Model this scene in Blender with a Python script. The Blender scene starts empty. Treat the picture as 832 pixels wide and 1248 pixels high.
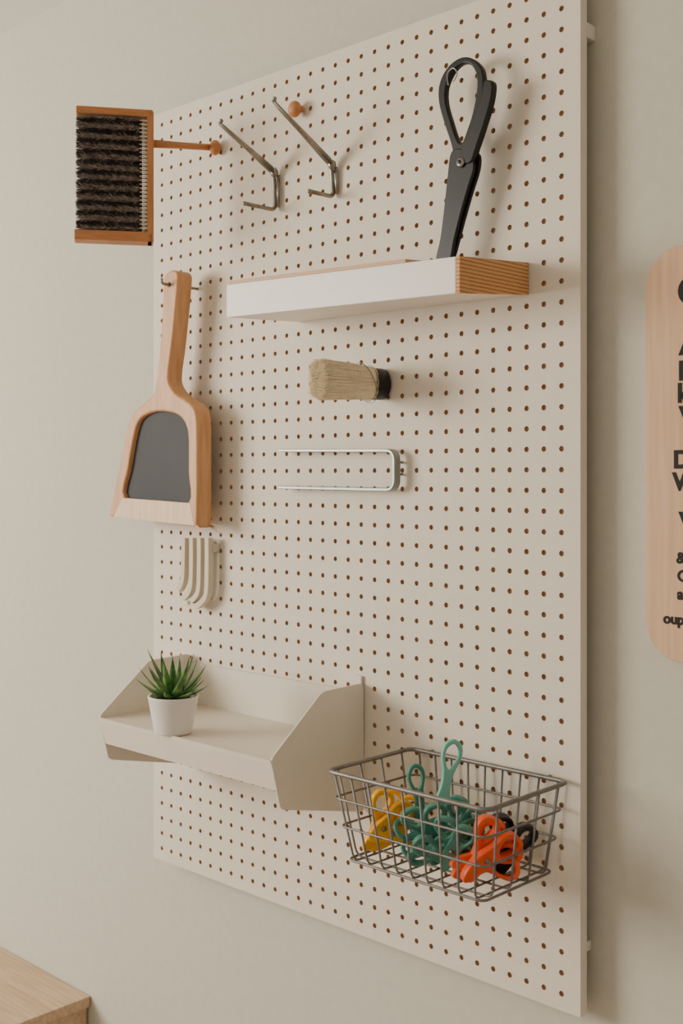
import bpy, bmesh, math, random
from mathutils import Vector, Matrix, Euler
random.seed(7)
F=1400.0; CX=416.0; HY=580.0; D=1.171; EYE=1.5
TH=math.atan(1463/F); s_,c_=math.sin(TH),math.cos(TH)
V=Vector((-c_,s_,0)); R_=Vector((s_,c_,0)); UP=Vector((0,0,1)); C=Vector((0,-D,EYE))
def ray(px,py): return V+R_*((px-CX)/F)+UP*((HY-py)/F)
def P(px,py,off=0.0):
    d=ray(px,py); return C+d*((D-off)/d.y)
def Q(px,py,xw):
    d=ray(px,py); return C+d*(xw/d.x)
def RZ(px,py,z):
    d=ray(px,py); return C+d*((z-EYE)/d.z)
def depth(p): return (p-C).dot(V)
WALL=0.034
# ---------------------------------------------------------------- camera
cam=bpy.data.cameras.new('camera'); co=bpy.data.objects.new('camera',cam)
bpy.context.collection.objects.link(co); bpy.context.scene.camera=co
cam.sensor_fit='VERTICAL'; cam.sensor_height=36; cam.lens=F*36/1248; cam.shift_y=-44/1248
co.location=C; co.rotation_euler=(math.pi/2,0,math.pi/2-TH); cam.clip_start=0.02
cam.dof.use_dof=True; cam.dof.focus_distance=1.52; cam.dof.aperture_fstop=7.0
# ---------------------------------------------------------------- materials
def lin(c):
    return tuple(((x/255)/12.92 if x/255<=0.04045 else ((x/255+0.055)/1.055)**2.4) for x in c)+(1,)
def mat(name,a,b=None,rough=0.6,metal=0.0,scale=(20,20,20),noise=4.0,bump=0.0,spec=0.4,detail=6,lo=0.35,hi=0.65):
    m=bpy.data.materials.new(name); m.use_nodes=True; nt=m.node_tree; n=nt.nodes; L=nt.links
    bs=n['Principled BSDF']; bs.inputs['Roughness'].default_value=rough; bs.inputs['Metallic'].default_value=metal
    bs.inputs['Specular IOR Level'].default_value=spec
    tc=n.new('ShaderNodeTexCoord'); mp=n.new('ShaderNodeMapping'); mp.inputs['Scale'].default_value=scale
    nz=n.new('ShaderNodeTexNoise'); nz.inputs['Scale'].default_value=noise; nz.inputs['Detail'].default_value=detail
    cr=n.new('ShaderNodeValToRGB'); cr.color_ramp.elements[0].position=lo; cr.color_ramp.elements[1].position=hi
    cr.color_ramp.elements[0].color=lin(a); cr.color_ramp.elements[1].color=lin(b or a)
    L.new(tc.outputs['Object'],mp.inputs['Vector']); L.new(mp.outputs[0],nz.inputs['Vector'])
    L.new(nz.outputs['Fac'],cr.inputs[0]); L.new(cr.outputs[0],bs.inputs['Base Color'])
    if bump>0:
        bp=n.new('ShaderNodeBump'); bp.inputs['Strength'].default_value=bump; bp.inputs['Distance'].default_value=0.002
        L.new(nz.outputs['Fac'],bp.inputs['Height']); L.new(bp.outputs[0],bs.inputs['Normal'])
    return m
def ply(name,a,b,freq):
    m=bpy.data.materials.new(name); m.use_nodes=True; nt=m.node_tree; n=nt.nodes; L=nt.links
    bs=n['Principled BSDF']; bs.inputs['Roughness'].default_value=.6
    tc=n.new('ShaderNodeTexCoord'); w=n.new('ShaderNodeTexWave'); w.bands_direction='Z'
    w.inputs['Scale'].default_value=freq; w.inputs['Distortion'].default_value=1.5; w.inputs['Detail'].default_value=3; w.inputs['Detail Scale'].default_value=6
    cr=n.new('ShaderNodeValToRGB'); cr.color_ramp.elements[0].color=lin(a); cr.color_ramp.elements[1].color=lin(b)
    cr.color_ramp.elements[0].position=.1; cr.color_ramp.elements[1].position=.55
    L.new(tc.outputs['Object'],w.inputs['Vector']); L.new(w.outputs['Fac'],cr.inputs[0]); L.new(cr.outputs[0],bs.inputs['Base Color'])
    return m
M_wall=mat('wall_paint',(194,190,176),(198,194,180),.9,scale=(1,1,1),noise=60,bump=.05,spec=.2)
M_ceil=mat('ceiling_paint',(240,242,236),(242,244,238),.95,scale=(1,1,1),noise=30)
M_floor=mat('floor_oak',(176,150,122),(196,172,144),.6,scale=(1,14,1),noise=3)
M_board=mat('pegboard_paint',(218,208,192),(221,211,196),.6,scale=(1,1,1),noise=40,bump=.03,spec=.35)
M_mdf=mat('mdf_brown',(192,158,122),(176,140,106),.9,scale=(1,1,1),noise=200)
M_cream=mat('cream_steel',(216,207,191),(219,210,195),.45,scale=(1,1,1),noise=30)
M_jh=mat('beige_enamel',(204,191,170),(208,196,176),.45,scale=(1,1,1),noise=30)
M_white=mat('white_lacquer',(226,221,212),(229,224,216),.35,scale=(1,1,1),noise=30)
M_oak=mat('oak_orange',(178,118,72),(194,132,84),.5,scale=(60,60,5),noise=3,bump=.1)
M_oakx=mat('oak_orange_cross',(176,116,70),(194,132,84),.5,scale=(6,6,60),noise=3,bump=.1)
M_strip=mat('birch_strip',(198,154,114),(208,168,130),.5,scale=(6,6,60),noise=3,bump=.05)
M_beech=mat('beech_light',(216,184,150),(228,200,168),.5,scale=(40,40,3),noise=3,bump=.05)
M_beechf=mat('beech_handle',(192,138,92),(208,157,111),.45,scale=(40,40,4),noise=3,bump=.06)
M_sign=mat('sign_maple',(202,162,126),(213,176,142),.55,scale=(60,60,3),noise=2.5,bump=.03)
M_table=mat('table_ash',(186,154,124),(206,178,150),.5,scale=(3,40,40),noise=3,bump=.08)
M_ply=ply('plywood_edge',(160,106,60),(206,154,100),70)
M_black=mat('black_enamel',(16,15,15),(20,19,19),.4,scale=(1,1,1),noise=40,spec=.35)
M_panel=mat('slate_panel',(50,50,52),(55,55,57),.6,scale=(1,1,1),noise=12,spec=.3)
M_steel=mat('brushed_steel',(132,126,116),(156,150,140),.34,1.0,scale=(1,1,1),noise=80)
M_chrome=mat('chrome',(142,146,142),(152,156,152),.42,.8,scale=(1,1,1),noise=20)
M_wire=mat('grey_wire',(112,108,104),(126,122,118),.4,.5,scale=(1,1,1),noise=80)
M_hair=mat('dark_bristle',(30,26,26),(62,54,52),.6,scale=(1,1,1),noise=150)
M_hairg=mat('grey_bristle',(120,108,102),(172,158,148),.7,scale=(1,1,1),noise=150)
M_tan=mat('tan_bristle',(246,228,194),(255,246,224),.85,scale=(1,1,1),noise=300,spec=.1)
M_tuft=mat('tuft_cream',(220,206,186),(228,214,196),.7)
M_pot=mat('pot_ceramic',(222,216,209),(226,220,214),.4,scale=(1,1,1),noise=30)
M_soil=mat('soil',(52,38,28),(80,60,44),1,scale=(1,1,1),noise=300,bump=.6)
M_leaf=mat('succulent_green',(46,92,44),(112,154,80),.35,scale=(1,1,1),noise=70)
M_teal=mat('teal_plastic',(66,126,112),(78,140,124),.35,scale=(1,1,1),noise=30)
M_tealL=mat('light_teal_plastic',(104,176,160),(116,186,170),.35,scale=(1,1,1),noise=30)
M_yel=mat('yellow_plastic',(232,166,14),(238,176,24),.35,scale=(1,1,1),noise=30)
M_org=mat('orange_plastic',(228,80,30),(236,92,40),.35,scale=(1,1,1),noise=30)
M_ink=mat('sign_ink',(22,20,20),None,.7)
# ---------------------------------------------------------------- helpers
COL=bpy.context.collection
def empty(name,loc=(0,0,0)):
    e=bpy.data.objects.new(name,None); e.empty_display_size=.02; COL.objects.link(e); return e
def link(name,me,m=None,parent=None,smooth=False):
    o=bpy.data.objects.new(name,me); COL.objects.link(o)
    if m is not None:
        for k in (m if isinstance(m,list) else [m]): me.materials.append(k)
    if smooth:
        for p in me.polygons: p.use_smooth=True
    if parent: o.parent=parent
    return o
def mesh(name,vs,fs,m,parent=None,smooth=False,mi=None):
    me=bpy.data.meshes.new(name); me.from_pydata([tuple(v) for v in vs],[],fs)
    bm=bmesh.new(); bm.from_mesh(me); 
    if mi is None: bmesh.ops.recalc_face_normals(bm,faces=bm.faces)
    bm.to_mesh(me); bm.free()
    o=link(name,me,m,parent,smooth)
    if mi:
        for p,i in zip(me.polygons,mi): p.material_index=i
    return o
def hexa(name,b,t,m,parent=None,bev=0.0):
    vs=[Vector(v) for v in list(b)+list(t)]
    fs=[(0,1,2,3),(4,5,6,7),(0,1,5,4),(1,2,6,5),(2,3,7,6),(3,0,4,7)]
    me=bpy.data.meshes.new(name); bm=bmesh.new(); bv=[bm.verts.new(v) for v in vs]
    for f in fs: bm.faces.new([bv[i] for i in f])
    bmesh.ops.recalc_face_normals(bm,faces=bm.faces)
    if bev>0: bmesh.ops.bevel(bm,geom=list(bm.edges),offset=bev,segments=2,affect='EDGES',profile=.5)
    bm.to_mesh(me); bm.free()
    return link(name,me,m,parent)
def box(name,lo,hi,m,parent=None,bev=0.0,M=None):
    x0,y0,z0=lo;x1,y1,z1=hi
    b=[Vector(v) for v in [(x0,y0,z0),(x1,y0,z0),(x1,y1,z0),(x0,y1,z0)]]
    t=[Vector((v.x,v.y,z1)) for v in b]
    if M: b=[M@v for v in b]; t=[M@v for v in t]
    return hexa(name,b,t,m,parent,bev)
def cat(pts,n=6,closed=False):
    pts=[Vector(p) for p in pts]; N=len(pts); out=[]
    rng=N if closed else N-1
    for i in range(rng):
        if closed: p0,p1,p2,p3=pts[i-1],pts[i],pts[(i+1)%N],pts[(i+2)%N]
        else: p0=pts[max(i-1,0)];p1=pts[i];p2=pts[i+1];p3=pts[min(i+2,N-1)]
        for k in range(n):
            t=k/n
            out.append(.5*((2*p1)+(p2-p0)*t+(2*p0-5*p1+4*p2-p3)*t*t+(3*p1-p0-3*p2+p3)*t**3))
    if not closed: out.append(pts[-1])
    return out
def rounded(pts,r,n=5,closed=False):
    pts=[Vector(p) for p in pts]; N=len(pts); out=[]
    for i in range(N):
        if not closed and i in(0,N-1): out.append(pts[i]); continue
        a=pts[i-1]-pts[i]; b=pts[(i+1)%N]-pts[i]; rr=min(r,a.length*.45,b.length*.45)
        p=pts[i]+a.normalized()*rr; q=pts[i]+b.normalized()*rr
        for k in range(n+1):
            t=k/n; out.append(p*(1-t)**2+pts[i]*2*t*(1-t)+q*t*t)
    return out
def tube(name,pts,r,m,parent=None,closed=False,seg=8,buf=None):
    pts=[Vector(p) for p in pts]; N=len(pts)
    rs=r if isinstance(r,(list,tuple)) else [r]*N
    vs=[];fs=[];prev=None
    for i in range(N):
        if closed: t=pts[(i+1)%N]-pts[i-1]
        else: t=pts[min(i+1,N-1)]-pts[max(i-1,0)]
        t.normalize()
        if prev is None:
            a=Vector((0,0,1)) if abs(t.z)<.9 else Vector((1,0,0)); nrm=t.cross(a).normalized()
        else:
            nrm=(prev-t*prev.dot(t)).normalized()
        prev=nrm; bn=t.cross(nrm)
        for k in range(seg):
            an=2*math.pi*k/seg; vs.append(pts[i]+(nrm*math.cos(an)+bn*math.sin(an))*rs[i])
    for i in range(N if closed else N-1):
        j=(i+1)%N
        for k in range(seg):
            l=(k+1)%seg; fs.append((i*seg+k,i*seg+l,j*seg+l,j*seg+k))
    if not closed: fs.append(tuple(range(seg))); fs.append(tuple((N-1)*seg+k for k in range(seg)))
    if buf is not None:
        o=len(buf[0]); buf[0].extend(vs); buf[1].extend([tuple(i+o for i in f) for f in fs]); return
    return mesh(name,vs,fs,m,parent,True)
def ell(name,c,r,m,parent=None,M=None,seg=24):
    bm=bmesh.new(); bmesh.ops.create_uvsphere(bm,u_segments=seg,v_segments=seg//2,radius=1)
    S=Matrix.Diagonal((r[0],r[1],r[2],1)); bmesh.ops.transform(bm,matrix=Matrix.Translation(c)@(M or Matrix.Identity(4))@S,verts=bm.verts)
    me=bpy.data.meshes.new(name); bm.to_mesh(me); bm.free(); return link(name,me,m,parent,True)
def lathe(name,c,prof,m,parent=None,seg=40):
    vs=[];fs=[];n=len(prof)
    for r,z in prof:
        for k in range(seg):
            a=2*math.pi*k/seg; vs.append(c+Vector((r*math.cos(a),r*math.sin(a),z)))
    for i in range(n-1):
        for k in range(seg):
            l=(k+1)%seg; fs.append((i*seg+k,i*seg+l,(i+1)*seg+l,(i+1)*seg+k))
    fs.append(tuple(range(seg))); fs.append(tuple((n-1)*seg+k for k in range(seg)))
    return mesh(name,vs,fs,m,parent,True)
XZ=Matrix.Rotation(math.pi/2,4,'X')
def flat(name,loops,M,half,bev,m,parent=None):
    cu=bpy.data.curves.new(name,'CURVE'); cu.dimensions='2D'; cu.fill_mode='BOTH'
    cu.extrude=max(half-bev,0.0001); cu.bevel_depth=bev; cu.bevel_resolution=2; cu.offset=-bev
    for lp in loops:
        sp=cu.splines.new('POLY'); sp.points.add(len(lp)-1); sp.use_cyclic_u=True
        for i,p in enumerate(lp): sp.points[i].co=(p[0],p[1],0,1)
    o=bpy.data.objects.new(name+'_tmp',cu); COL.objects.link(o)
    dg=bpy.context.evaluated_depsgraph_get(); me=bpy.data.meshes.new_from_object(o.evaluated_get(dg))
    bpy.data.objects.remove(o); me.name=name; me.materials.clear(); me.transform(M)
    return link(name,me,m,parent)
def flatpx(name,loops,off,thick,bev,m,parent=None,sm=4):
    """outline sampled on the board-parallel plane whose front is at distance off"""
    L=[]
    for lp in loops:
        w=[P(x,y,off) for x,y in lp]; pts=[(p.x,p.z,0) for p in w]
        L.append(cat(pts,sm,True) if sm>1 else pts)
    return flat(name,L,Matrix.Translation((0,-off+thick/2,0))@XZ,thick/2,bev,m,parent)
def hairs(name,lst,m,parent,taper=.5):
    vs=[];fs=[]
    for a,b,r in lst:
        t=(b-a).normalized(); u=t.orthogonal().normalized(); w=t.cross(u); o=len(vs)
        for k in range(3):
            an=2.094*k; d=(u*math.cos(an)+w*math.sin(an)); vs+= [a+d*r,b+d*r*taper]
        fs+=[(o,o+2,o+3,o+1),(o+2,o+4,o+5,o+3),(o+4,o,o+1,o+5),(o+1,o+3,o+5)]
    return mesh(name,vs,fs,m,parent,mi=None)
# ---------------------------------------------------------------- room
cz=P(0,42,-WALL).z
box('wall_back',(-4.2,WALL,0),(2.2,WALL+.1,cz),M_wall)
box('floor',(-4.2,-4,-.1),(2.2,WALL+.1,0),M_floor)
box('ceiling',(-4.2,-4,cz),(2.2,WALL+.1,cz+.1),M_ceil)
# ---------------------------------------------------------------- pegboard
xl=P(187,500).x; xr=P(707,500).x; zt=P(187,141).z; zb=P(188,1045).z
TB=.014
def build_board():
    root=empty('pegboard')
    vs=[];fs=[];mi=[]; sp=.025; r=.0035; S=16
    cols=[xr-.026-k*sp for k in range(40) if xr-.026-k*sp>xl+.008]
    nrow=int((zt-zb-.03)/sp)+1; z0=(zt+zb)/2-(nrow-1)*sp/2
    rows=[z0+k*sp for k in range(nrow)]
    h=sp/2; dp=.004
    for x in cols:
        for z in rows:
            o=len(vs)
            for k in range(S):
                a=2*math.pi*k/S; cx,sx=math.cos(a),math.sin(a); q=h/max(abs(cx),abs(sx))
                vs.append((x+cx*q,0,z+sx*q))
            for k in range(S):
                a=2*math.pi*k/S; vs.append((x+math.cos(a)*r,0,z+math.sin(a)*r))
            for k in range(S):
                a=2*math.pi*k/S; vs.append((x+math.cos(a)*r,dp,z+math.sin(a)*r))
            for k in range(S):
                l=(k+1)%S
                fs.append((o+k,o+l,o+S+l,o+S+k)); mi.append(0)
                fs.append((o+S+k,o+S+l,o+2*S+l,o+2*S+k)); mi.append(1)
            fs.append(tuple(o+2*S+k for k in range(S))); mi.append(1)
    X0,X1=min(cols)-h,max(cols)+h; Z0,Z1=rows[0]-h,rows[-1]+h
    def quad(a,b,c,d,i=0):
        o=len(vs); vs.extend([a,b,c,d]); fs.append((o,o+1,o+2,o+3)); mi.append(i)
    quad((xl,0,zb),(xr,0,zb),(xr,0,Z0),(xl,0,Z0)); quad((xl,0,Z1),(xr,0,Z1),(xr,0,zt),(xl,0,zt))
    quad((xl,0,Z0),(X0,0,Z0),(X0,0,Z1),(xl,0,Z1)); quad((X1,0,Z0),(xr,0,Z0),(xr,0,Z1),(X1,0,Z1))
    quad((xl,TB,zb),(xr,TB,zb),(xr,TB,zt),(xl,TB,zt),0)
    for a,b in [((xl,zb),(xr,zb)),((xr,zb),(xr,zt)),((xr,zt),(xl,zt)),((xl,zt),(xl,zb))]:
        quad((a[0],0,a[1]),(b[0],0,b[1]),(b[0],TB,b[1]),(a[0],TB,a[1]))
    mesh('perforated_panel',vs,fs,[M_board,M_mdf],root,mi=mi)
    for i,(py,hh,ex) in enumerate(((30,.009,.0),(1165,.006,-.006))):
        z=P(712,py).z
        for j,x in enumerate((xr+ex,xl+.03)):
            box('bracket_%d_%d'%(i,j),(x-.03,TB,z-hh),(x,WALL-.0003,z+hh),M_cream,root,.001)
build_board()
# ---------------------------------------------------------------- dust brush on peg
def brush_head():
    root=empty('dustpan_brush')
    O=P(184,175,.11); dR=(V*F+R_*7064).normalized(); e1=-dR; n=UP.cross(dR).normalized()
    if n.dot(V)>0: n=-n
    mm=depth(O)/F
    M=Matrix.Translation(O)@Matrix(((e1.x,n.x,0,0),(e1.y,n.y,0,0),(e1.z,n.z,1,0),(0,0,0,1)))
    def B(nm,a0,a1,b0,b1,t0,t1,m): return box(nm,(a0*mm,t0,b0*mm),(a1*mm,t1,b1*mm),m,root,.0015,M)
    top=175-137; bot=175-297
    B('spine',-3,5,bot,top-2,-.02,.014,M_oak)
    B('top_arm',-2,89,top-9,top,-.02,.014,M_oakx); B('bottom_arm',-2,91,bot,bot+12,-.02,.014,M_oakx)
    tl=[]; dark=[]; grey=[]
    nb=11; zs=bot+14; ze=top-11
    for i in range(28):
        b=zs+(ze-zs)*(i+.5)/28
        for t in (-.012,0,.012): tl.append((M@Vector((4*mm,t,b*mm)),M@Vector((14*mm,t,b*mm)),.0016))
    hairs('tuft_bases',tl,M_tuft,root)
    rnd=random.Random(3)
    for i in range(nb):
        bc=zs+(ze-zs)*(i+.5)/nb; hw=(ze-zs)/nb/2
        for k in range(460):
            g=rnd.gauss(0,.42); b0=bc+g*hw*.9; t0=rnd.uniform(-.017,.012)
            b1=b0+rnd.gauss(0,1.6); L=rnd.uniform(78,90)
            (dark if abs(g)<.62 or rnd.random()<.5 else grey).append((M@Vector((11*mm,t0,b0*mm)),M@Vector((L*mm,t0+rnd.gauss(0,.002),b1*mm)),.00045))
        for k in range(260):
            b0=bc+rnd.choice((-1,1))*hw*rnd.uniform(.6,1); a=rnd.uniform(14,82)
            grey.append((M@Vector((a*mm,.0125,b0*mm)),M@Vector(((a+rnd.uniform(2,7))*mm,.0155,(b0+rnd.gauss(0,2.4))*mm)),.00034))
    hairs('dark_bristles',dark,M_hair,root); hairs('grey_bristles',grey,M_hairg,root)
    box('bristle_core',(12*mm,-.014,(zs)*mm),(74*mm,.008,(ze)*mm),M_hair,root,0,M)
    k0=P(262,180,.004)
    a=M@Vector((-2*mm,0,0)); tube('handle_rod',[a,a.lerp(k0,.5),k0],[.0062,.0052,.0052],M_oakx,root,seg=16)
    ell('peg_knob',P(262,180,.010),(.010,.0085,.012),M_oakx,root)
brush_head()
k2=empty('wooden_peg'); ell('knob',P(359,133,.014),(.011,.009,.012),M_oakx,k2); tube('stem',[P(366,133,.012),P(366,133,.0002)],.005,M_oakx,k2)
# ---------------------------------------------------------------- metal hooks
def hook(base_top,base_bot,arm,low,par):
    root=empty('pegboard_hook')
    xw=P(base_top[0],base_top[1],.006).x
    bt=Q(*base_top,xw); bb=Q(*base_bot,xw); at=Q(*arm,xw); lt=Q(*low,xw)
    tip=at+Vector((0,.004,.004))
    mid=at.lerp(bt,.5)
    tube('upper_arm',[tip,at,mid,bt+Vector((0,-.008,.003))],[.0022,.003,.004,.0056],M_steel,root,seg=10)
    tube('arm_rail',[at+Vector((.004,0,-.002)),bt+Vector((.005,-.004,-.004))],[.0014,.0024],M_steel,root)
    tube('back_and_foot',rounded([bt+Vector((0,-.01,.004)),bt+Vector((0,-.002,-.006)),bb,lt],.008),.0032,M_steel,root)
    tube('back_rail',[bt+Vector((.007,0,-.005)),bb+Vector((.007,0,.003))],.0024,M_steel,root)
    ell('elbow',bt+Vector((.003,-.004,-.002)),(.006,.006,.007),M_steel,root)
    ell('tip_ball',tip,(.003,.003,.003),M_steel,root); ell('foot_ball',lt,(.0034,.0034,.0034),M_steel,root)
hook((335,210),(335,256),(267,150),(298,248),None)
hook((405,200),(406,240),(332,123),(377,233),None)
# ---------------------------------------------------------------- white box shelf
def white_shelf():
    root=empty('floating_shelf')
    xR=P(644,320,.001).x
    ftr=Q(560,312,xR); fbr=Q(560,357,xR); btr=Q(644,320,xR); bbr=Q(644,359,xR)
    off=-ftr.y
    ftl=P(276,347,off); fbl=P(276,387,off); xL=ftl.x
    bbl=Q(350,391,xL); bbl=Vector((xL,-.001,bbl.z)); btl=bbl+Vector((0,0,.041))
    def lerp4(t):
        return [fbl.lerp(fbr,t),bbl.lerp(bbr,t),btl.lerp(btr,t),ftl.lerp(ftr,t)]
    A=lerp4(0); B=lerp4(.985)
    hexa('white_body',A,B,M_white,root,.0008)
    hexa('plywood_end',lerp4(.985),lerp4(1),M_ply,root,.0004)
    a=ftl.lerp(ftr,.01); b=ftl.lerp(ftr,.80); ab=btl.lerp(btr,.01); bb=btl.lerp(btr,.80)
    u=Vector((0,0,.005))
    hexa('wood_top_strip',[a,b,bb,ab],[a+u,b+u*.9,bb+u,ab+u],M_strip,root,.0004)
white_shelf()
# ---------------------------------------------------------------- shears
def shears():
    root=empty('garden_shears')
    o=.034
    ring=[(566,69),(553,74),(541,87),(534,105),(534,125),(540,148),(548,172),(554,190),(568,188),(577,160),(585,130),(589,105),(587,84),(578,73)]
    hole=[(565,77),(557,81),(549,91),(543,107),(543,125),(549,147),(556,168),(562,174),(568,160),(575,138),(580,112),(580,92),(574,80)]
    flatpx('ring_handle',[ring,hole],o,.009,.002,M_black,root)
    flatpx('lever_handle',[[(589,99),(594,97),(600,101),(598,122),(590,150),(580,180),(573,198),(560,196),(563,176),(576,142),(585,118)]],o+.006,.010,.002,M_black,root)
    flatpx('front_blade',[[(549,186),(560,181),(573,188),(577,204),(571,225),(562,256),(553,292),(547,318),(531,318),(536,290),(541,250),(545,212)]],o+.004,.006,.0012,M_black,root)
    flatpx('back_blade',[[(560,186),(582,186),(584,205),(575,235),(565,270),(553,314),(547,317),(546,300),(556,240)]],o-.003,.004,.001,M_black,root)
    c=P(561,198,o+.006); 
    ell('pivot_screw',c,(.0062,.003,.0062),M_steel,root); ell('pivot_slot',c+Vector((0,-.0028,0)),(.003,.0008,.003),M_black,root)
    tube('spring_loop',cat([P(546,104,o+.002),P(545,90,o+.002),P(552,83,o+.002),P(557,90,o+.002),P(552,100,o+.002)],5),.0008,M_steel,root)
shears()
# ---------------------------------------------------------------- natural bristle brush
def nbrush():
    root=empty('bristle_brush')
    c=P(459,468,.014)
    def sup(a,rx,rz,e=.7):
        ca,sa=math.cos(a),math.sin(a)
        return rx*math.copysign(abs(ca)**e,ca),rz*math.copysign(abs(sa)**e,sa)
    flat('oval_holder',[[(c.x+.0165*math.cos(a),c.z+.0215*math.sin(a),0) for a in [2*math.pi*k/40 for k in range(40)]]],Matrix.Translation((0,-.0156,0))@XZ,.0155,.005,M_black,root)
    tube('wire_band',[Vector((c.x+.0172*math.cos(a),-.030,c.z+.0232*math.sin(a))) for a in [2*math.pi*k/32 for k in range(32)]],.0009,M_steel,root,closed=True)
    L=Q(390,467,c.x); offL=-L.y
    rnd=random.Random(5); hs=[]
    for k in range(11000):
        a=rnd.uniform(0,2*math.pi); q=rnd.random()**.38
        sx,sz=sup(a,.0148*q,.0218*q)
        sp=1.03+.12*rnd.random(); y0=-.027; y1=-offL+rnd.gauss(0,.0032)
        p0=Vector((c.x+sx,y0,c.z+sz)); p1=Vector((c.x+sx*sp+rnd.gauss(0,.0012),y1,c.z+sz*sp+rnd.gauss(0,.0013)))
        pm=p0.lerp(p1,.5)+Vector((rnd.gauss(0,.0005),0,rnd.gauss(0,.0006)))
        hs.append((p0,pm,.0003)); hs.append((pm,p1,.0003))
    hairs('bristles',hs,M_tan,root,.9)
    w=[Vector((c.x+.0185*math.cos(a),-.038-.012*math.sin(a),c.z+.0262*math.sin(a))) for a in [2*math.pi*k/40 for k in range(40)]]
    tube('wire_loop',w,.0006,M_steel,root,closed=True)
nbrush()
# ---------------------------------------------------------------- chrome U rail (flat strip)
def urail():
    root=empty('towel_rail')
    o=.020; dpt=.013; th=.0046
    path=[P(340,549,o),P(479,549,o),P(479,597,o),P(339,594,o)]
    path=rounded(path,.014,7)
    vs=[];fs=[];N=len(path)
    prof=[(0,-.3),(0,.3),(.0012,.5),(dpt-.0012,.5),(dpt,.3),(dpt,-.3),(dpt-.0012,-.5),(.0012,-.5)]
    K=len(prof)
    for i,p in enumerate(path):
        t=(path[min(i+1,N-1)]-path[max(i-1,0)]); t.y=0; t.normalize(); n=Vector((-t.z,0,t.x))
        for (d,e) in prof: vs.append(p+Vector((0,d,0))+n*e*th)
    for i in range(N-1):
        for k in range(K):
            l=(k+1)%K; fs.append((i*K+k,i*K+l,(i+1)*K+l,(i+1)*K+k))
    fs.append(tuple(range(K))); fs.append(tuple((N-1)*K+k for k in range(K)))
    mesh('flat_loop',vs,fs,M_chrome,root)
    z=(path[0].z+path[-1].z)/2; xe=max(p.x for p in path)
    for i,dz in enumerate((.008,-.008)):
        tube('stud_%d'%i,[Vector((xe-.002,-o+dpt*.5,z+dz)),Vector((xe-.002,-.0002,z+dz))],.0018,M_chrome,root)
urail()
# ---------------------------------------------------------------- wooden dustpan
def dustpan():
    root=empty('wooden_dustpan')
    o=.056; T=.03
    outer=[(205,331),(211,329),(216,333),(216,345),(213,380),(209,420),(205,450),(205,466),(213,479),(226,488),(235,496),(239,508),(240,530),(240,570),(240,610),(239,640),(236,642),(190,636),(140,630),(134,627),(136,612),(143,580),(150,545),(155,520),(163,502),(176,491),(186,481),(190,466),(194,430),(197,390),(199,350),(200,337)]
    inner=[(186,502),(205,502),(218,507),(226,518),(229,535),(229,575),(229,612),(190,610),(151,606),(156,570),(163,530),(170,511)]
    flatpx('frame',[outer,inner],o,T,.003,M_beechf,root,4)
    pan=[(184,500),(206,500),(220,505),(229,517),(232,535),(232,614),(149,608),(154,570),(161,528),(168,508)]
    flatpx('slate_panel',[pan],o-.008,.003,.0003,M_panel,root,3)
    flatpx('front_lip',[[(149,607),(231,613),(237,641),(138,630)]],o+.0006,.004,.0006,M_beech,root,1)
    h=P(206,347,o)
    tube('hanging_hook',cat([Vector((h.x,-.0002,h.z)),Vector((h.x,-.03,h.z)),Vector((h.x,-o-.008,h.z)),Vector((h.x,-o-.014,h.z+.003)),Vector((h.x,-o-.014,h.z+.008))],5),.0024,M_steel,root)
    ell('hanging_hole',Vector((h.x,-o,h.z)),(.0045,.0006,.0045),M_black,root)
dustpan()
# ---------------------------------------------------------------- nested J hooks
def jhooks():
    root=empty('cable_hook_rack')
    o=.022
    for i in range(4):
        x=223+9.5*i; yb=709+7*i
        pts=[P(x,656,o),P(x-.5,690,o),P(x-2,yb,o),P(x-7-1*i,yb+10+2*i,o)]
        if i==3: pts=[P(x,656,o),P(x,690,o),P(x-1,722,o),P(x-6,733,o),P(x-15,739,o),P(x-24,734,o)]
        if i==2: pts=[P(x,656,o),P(x,690,o),P(x-1,718,o),P(x-6,729,o),P(x-14,735,o)]
        if i==1: pts=[P(x,656,o),P(x,690,o),P(x-1,714,o),P(x-5,724,o),P(x-10,729,o)]
        path=cat(pts,5); vs=[];fs=[];N=len(path); w=.0088; d=.010
        for j,p in enumerate(path):
            t=path[min(j+1,N-1)]-path[max(j-1,0)]; t.y=0; t.normalize(); n=Vector((-t.z,0,t.x))
            for a,b in ((0,-.5),(d,-.5),(d,.5),(0,.5)): vs.append(p+Vector((0,a,0))+n*b*w)
        for j in range(N-1):
            for k in range(4):
                l=(k+1)%4; fs.append((j*4+k,j*4+l,(j+1)*4+l,(j+1)*4+k))
        fs+= [(0,1,2,3),tuple((N-1)*4+k for k in range(4))]
        mesh('hook_band_%d'%i,vs,fs,M_jh,root)
    a=P(221,662,o); b=P(254,662,o)
    box('mount_bar',(a.x,-.014,a.z-.012),(b.x+.002,-.0002,a.z+.001),M_jh,root,.001)
jhooks()
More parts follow.
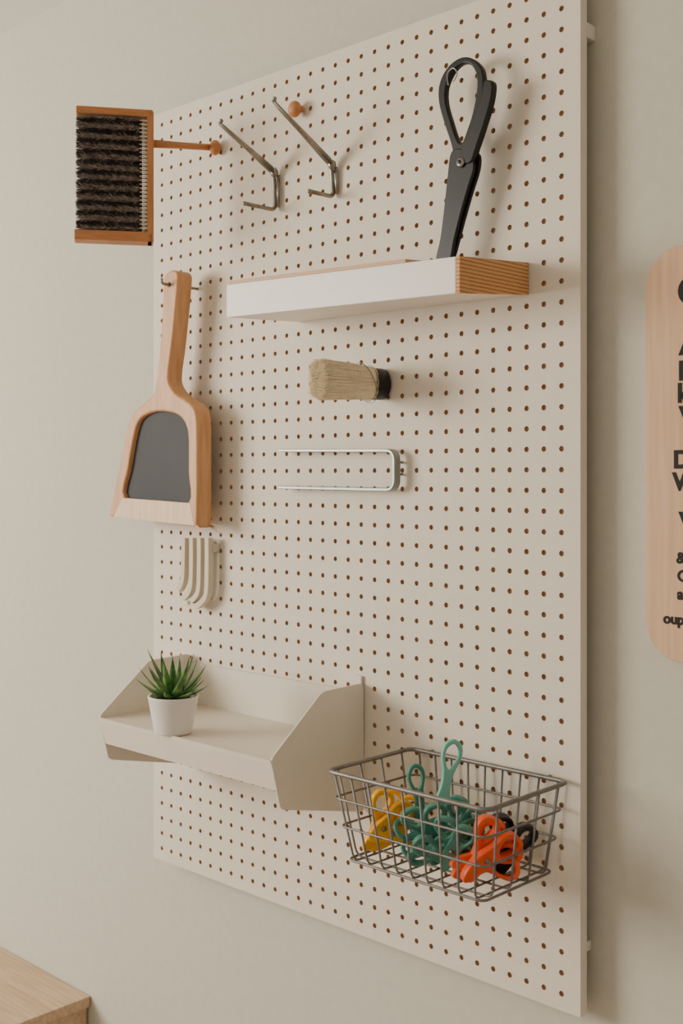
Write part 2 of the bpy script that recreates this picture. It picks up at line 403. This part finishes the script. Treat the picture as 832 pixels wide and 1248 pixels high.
# ---------------------------------------------------------------- steel shelf with wings
def wing_shelf():
    root=empty('wall_shelf')
    xR=P(443,900,.001).x
    prof=[Q(*p,xR) for p in ((442,832),(392,843),(329,926),(341,987),(443,989))]
    prof=[(v.y,v.z) for v in prof]
    offF=-prof[2][0]; zF=prof[2][1]
    xL=P(120,880,offF).x
    t=.003
    for nm,x in (('right_wing',xR),('left_wing',xL)):
        pts=rounded([(y,z,0) for y,z in prof],.008,4,True)
        M=Matrix(((0,0,1,x),(1,0,0,0),(0,1,0,0),(0,0,0,1)))
        flat(nm,[pts],M,t/2,.0006,M_cream,root)
    y2=prof[2][0]+(prof[3][0]-prof[2][0])*.66; z2=prof[2][1]+(prof[3][1]-prof[2][1])*.62
    yF=prof[2][0]
    zp=zF-.003
    hexa('front_lip',[(xL,yF,zF-.001),(xR,yF,zF-.001),(xR,yF+.003,zF-.001),(xL,yF+.003,zF-.001)],
         [(xL,y2,z2),(xR,y2,z2),(xR,y2+.003,z2),(xL,y2+.003,z2)],M_cream,root)
    box('shelf_plate',(xL,yF+.001,zp-.003),(xR,-.002,zp),M_cream,root)
    zt_=prof[1][1]-.012
    box('back_plate',(xL,-.004,zp-.02),(xR,-.001,zt_),M_cream,root)
    tz=prof[0][1]
    box('tab',(xR-.014,-.005,tz-.02),(xR-.001,-.001,tz+.009),M_cream,root,.001)
    return zp
zp=wing_shelf()
# ---------------------------------------------------------------- succulent
def plant():
    root=empty('potted_succulent')
    c=RZ(211,893,zp+.0005); mm=depth(c)/F
    rt=31*mm; rb=22.5*mm; H=46*mm
    prof=[(rb*.9,0),(rb,.001),(rb*1.03,.004),(rb+(rt-rb)*.5,H*.5),(rt*.985,H-.003),(rt,H-.001),(rt*.985,H),(rt*.9,H-.0005),(rt*.88,H-.006)]
    lathe('pot',c,prof,M_pot,root); lathe('soil',c,[(.001,H-.0075),(rt*.87,H-.0075),(rt*.6,H-.003),(.001,H-.002)],M_soil,root)
    base=c+Vector((0,0,H-.003)); rnd=random.Random(11)
    vs=[];fs=[]
    def leaf(az,el,L,w):
        dirh=Vector((math.cos(az),math.sin(az),0)); side=Vector((-math.sin(az),math.cos(az),0))
        n=10; o=len(vs); p=base+dirh*.003; e=el-.25
        for i in range(n+1):
            t=i/n; ee=e+.55*t*(1 if el<1.2 else .2)
            d=dirh*math.cos(ee)+UP*math.sin(ee); nn=-dirh*math.sin(ee)+UP*math.cos(ee)
            ww=w*(.62+1.5*t*(1-t))*(1-t**2.2)+.0002
            th=ww*.38
            for a,b in ((-1,.35),(-.5,-.55),(0,-1),(.5,-.55),(1,.35),(0,.15)): vs.append(p+side*ww*a+nn*th*b)
            p=p+d*(L/n)
        for i in range(n):
            for k in range(6):
                l=(k+1)%6; fs.append((o+i*6+k,o+i*6+l,o+(i+1)*6+l,o+(i+1)*6+k))
    for ring,(cnt,el,L,w) in enumerate(((8,.36,46*mm,.0080),(7,.70,54*mm,.0080),(6,1.0,61*mm,.0074),(3,1.3,64*mm,.0062))):
        for k in range(cnt): leaf(2*math.pi*k/cnt+ring*.5+rnd.uniform(-.15,.15),el+rnd.uniform(-.1,.1),L*rnd.uniform(.85,1.1),w)
    mesh('leaves',vs,fs,M_leaf,root,True)
plant()
# ---------------------------------------------------------------- wire basket
INS=.018
def basket():
    root=empty('wire_basket')
    A=P(501,909,.008); B=P(692,957,.008); zr=(A.z+B.z)/2; xa,xb=A.x,B.x
    fl=Q(398,937,xa); yo=fl.y; yb=-.008
    zb_=zr-.108; i=INS
    top=[Vector((xa,yb,zr)),Vector((xb,yb,zr)),Vector((xb,yo,zr)),Vector((xa,yo,zr))]
    bot=[Vector((xa+i,yb-.004,zb_)),Vector((xb-i,yb-.004,zb_)),Vector((xb-i,yo+i,zb_)),Vector((xa+i,yo+i,zb_))]
    tube('rim',rounded(top,.012,5,True),.0028,M_wire,root,closed=True,seg=10)
    buf=([],[])
    tube('',rounded(bot,.012,5,True),.0017,None,None,True,6,buf)
    for t in (.3,.62):
        q=[a.lerp(b,t) for a,b in zip(top,bot)]; tube('',rounded(q,.012,5,True),.0015,None,None,True,6,buf)
    n=9
    for k in range(n):
        t=(k+.5)/n
        p=[top[0].lerp(top[1],t),bot[0].lerp(bot[1],t),bot[3].lerp(bot[2],t),top[3].lerp(top[2],t)]
        tube('',rounded(p,.010,4),.0014,None,None,False,6,buf)
    n=4
    for k in range(n):
        t=(k+.5)/n
        p=[top[0].lerp(top[3],t),bot[0].lerp(bot[3],t),bot[1].lerp(bot[2],t),top[1].lerp(top[2],t)]
        tube('',rounded(p,.010,4),.0014,None,None,False,6,buf)
    mesh('wire_grid',buf[0],buf[1],M_wire,root,True)
    for k,x in enumerate((xa+.03,xb-.03)):
        tube('mount_%d'%k,[Vector((x,yb,zr)),Vector((x,-.0002,zr))],.0025,M_wire,root)
    return xa,xb,yo,yb,zr,zb_
xa,xb,yo,yb,zr,zb_=basket()
def fit(obs):
    """slide a clip so all of it lies inside the tapered basket"""
    for it in range(3):
        vs=[v.co for o in obs for v in o.data.vertices]
        zmin=min(v.z for v in vs); dz=max(0,zb_+.003-zmin)
        lo_x=hi_x=lo_y=hi_y=0
        for v in vs:
            f=max(0,min(1,(zr-v.z-dz)/.108)); i=INS*f+.003
            lo_x=max(lo_x,xa+i-v.x); hi_x=max(hi_x,v.x-(xb-i)); lo_y=max(lo_y,yo+i-v.y); hi_y=max(hi_y,v.y-(yb-.007))
        T=Matrix.Translation((lo_x-hi_x,lo_y-hi_y,dz))
        for o in obs: o.data.transform(T)
def clipbase(px,py,off,ang,scale,tilt):
    return Matrix.Translation(P(px,py,off))@Matrix.Rotation(math.pi/2-TH,4,'Z')@Matrix.Rotation(math.pi/2,4,'X')@Euler((tilt[0],tilt[1],0)).to_matrix().to_4x4()@Matrix.Rotation(math.radians(ang),4,'Z')@Matrix.Scale(scale,4)
def clip(root,name,px,py,off,ang,scale,m,tilt=(0,0),spread=14,th=.009):
    base=clipbase(px,py,off,ang,scale,tilt); obs=[]
    for sgn in (1,-1):
        out=cat([(.010,.046,0),(-.003,.042,0),(-.009,.030,0),(-.008,.014,0),(-.010,0,0),(-.011,-.016,0),(-.006,-.036,0),(.002,-.044,0),(.008,-.036,0),(.012,-.014,0),(.014,.004,0),(.021,.018,0),(.026,.032,0),(.021,.043,0)],4,True)
        hol=cat([(.010,.039,0),(.001,.036,0),(-.002,.027,0),(.003,.016,0),(.010,.013,0),(.016,.020,0),(.019,.030,0),(.016,.037,0)],4,True)
        mir=Matrix.Diagonal((sgn,1,1,1))
        Mx=base@Matrix.Translation((0,0,sgn*th*.52))@Matrix.Rotation(math.radians(-sgn*spread),4,'Z')@mir
        obs.append(flat(name+('_a' if sgn>0 else '_b'),[out,hol],Mx,th/2,.002,m,root))
    obs.append(ell(name+'_pin',base@Vector((0,-.004,th)),(.004*scale,)*3,M_steel,root))
    fit(obs)
def single(root,name,px,py,off,ang,scale,m,tilt=(0,0),th=.007):
    base=clipbase(px,py,off,ang,scale,tilt)
    out=cat([(0,.040,0),(-.011,.033,0),(-.013,.018,0),(-.008,.002,0),(-.006,-.015,0),(-.008,-.035,0),(0,-.042,0),(.008,-.035,0),(.006,-.015,0),(.008,.002,0),(.013,.018,0),(.011,.033,0)],4,True)
    hol=cat([(0,.034,0),(-.007,.028,0),(-.008,.017,0),(0,.002,0),(.008,.017,0),(.007,.028,0)],4,True)
    flat(name,[out,hol],base,th/2,.0018,m,root)
g=empty('yellow_clips')
clip(g,'clip1',466,1003,.11,-28,.9,M_yel,(.2,.4)); clip(g,'clip2',480,1015,.10,-70,.8,M_yel,(-.3,.2)); clip(g,'clip3',474,992,.07,-10,.75,M_yel,(.1,-.2))
g=empty('teal_clips')
single(g,'tall_clip',546,940,.085,-12,.98,M_tealL,(0,.2)); single(g,'tall_clip2',509,965,.075,8,.9,M_teal,(0,.4))
clip(g,'clip1',522,1012,.10,20,.85,M_teal,(.3,.2)); clip(g,'clip2',548,1020,.085,-50,.9,M_teal,(-.2,.3))
clip(g,'clip3',536,1045,.11,80,.85,M_teal,(.5,0)); clip(g,'clip4',562,1012,.06,-20,.85,M_teal,(.1,-.4)); clip(g,'clip5',514,1042,.085,110,.75,M_teal,(-.6,.1))
clip(g,'clip6',552,1048,.11,-10,.8,M_teal,(.3,-.3)); clip(g,'clip7',575,1030,.05,60,.8,M_teal,(-.3,-.3))
g=empty('orange_clips')
clip(g,'clip1',598,1058,.11,-35,.9,M_org,(.2,.3),th=.013); clip(g,'clip2',608,1072,.10,-75,.9,M_org,(-.2,.1),th=.014); clip(g,'clip3',622,1056,.09,-45,.9,M_org,(.4,-.2),th=.013)
g=empty('black_clip'); clip(g,'clip1',646,1068,.07,-15,.8,M_black,(.2,.3),th=.018)
# ---------------------------------------------------------------- sign
def sign():
    root=empty('wooden_sign')
    o=-WALL+.012
    a=P(786,550,o); zt_=P(832,298,o).z; zb_=P(832,808,o).z; x0=a.x; x1=x0+.42; r=.045
    pts=[]
    for cx,cz_,a0 in ((x1-r,zt_-r,0),(x0+r,zt_-r,90),(x0+r,zb_+r,180),(x1-r,zb_+r,270)):
        for k in range(9):
            an=math.radians(a0+90*k/8); pts.append((cx+r*math.cos(an),cz_+r*math.sin(an),0))
    flat('plank',[pts],Matrix.Translation((0,WALL-.006,0))@XZ,.006,.0012,M_sign,root)
    lines=[("Our",825,372,36),("Always",828,432,26),("Fresh",826,463,24),("kitchen",825,490,24),("Very",828,518,24),
           ("Do your",820,570,22),("Wash up",820,597,22),("Very",828,645,22),("& then",824,686,14),("Open",825,708,14),("a nice",825,730,14),("oup of tea",808,759,13)]
    for i,(t,px,py,h) in enumerate(lines):
        p=P(px,py,o+.0002); cu=bpy.data.curves.new('t','FONT'); cu.body=t; cu.size=h*depth(p)/F*1.35; cu.extrude=.0004; cu.offset=.0012 if h>16 else .0007
        ob=bpy.data.objects.new('t',cu); COL.objects.link(ob); dg=bpy.context.evaluated_depsgraph_get()
        me=bpy.data.meshes.new_from_object(ob.evaluated_get(dg)); bpy.data.objects.remove(ob)
        me.materials.clear(); me.transform(Matrix.Translation(p)@XZ); link('lettering_%d'%i,me,M_ink,root)
sign()
# ---------------------------------------------------------------- sideboard lower left
def sideboard():
    root=empty('sideboard')
    p=P(110,1214,-WALL+.002); zt_=p.z; x1=p.x; x0=x1-1.0; yb_=WALL-.002; yf=yb_-.42
    box('top',(x0,yf,zt_-.02),(x1,yb_,zt_),M_table,root,.0015)
    box('carcass',(x0+.01,yf+.015,.06),(x1-.008,yb_-.002,zt_-.02),M_table,root,.001)
    for k in range(2):
        box('drawer_%d'%k,(x0+.02,yf+.005,.08+k*.21),(x1-.02,yf+.018,.27+k*.21),M_table,root,.001)
    for i,x in enumerate((x0+.05,x1-.08)):
        for j,y in enumerate((yf+.04,yb_-.08)): box('foot_%d%d'%(i,j),(x,y,0),(x+.03,y+.03,.06),M_table,root)
sideboard()
# ---------------------------------------------------------------- lights
def area(name,loc,target,sx,sy,e,col):
    l=bpy.data.lights.new(name,'AREA'); l.shape='RECTANGLE'; l.size=sx; l.size_y=sy; l.energy=e; l.color=col
    o=bpy.data.objects.new(name,l); COL.objects.link(o); o.location=loc
    o.rotation_euler=(Vector(target)-Vector(loc)).to_track_quat('-Z','Y').to_euler(); return o
area('window_light',(-3.4,-2.3,2.0),(-1.1,0,1.4),1.5,1.4,125,(1,.94,.84))
w=bpy.data.worlds.new('world'); bpy.context.scene.world=w; w.use_nodes=True
w.node_tree.nodes['Background'].inputs[0].default_value=(1,.945,.86,1); w.node_tree.nodes['Background'].inputs[1].default_value=.6
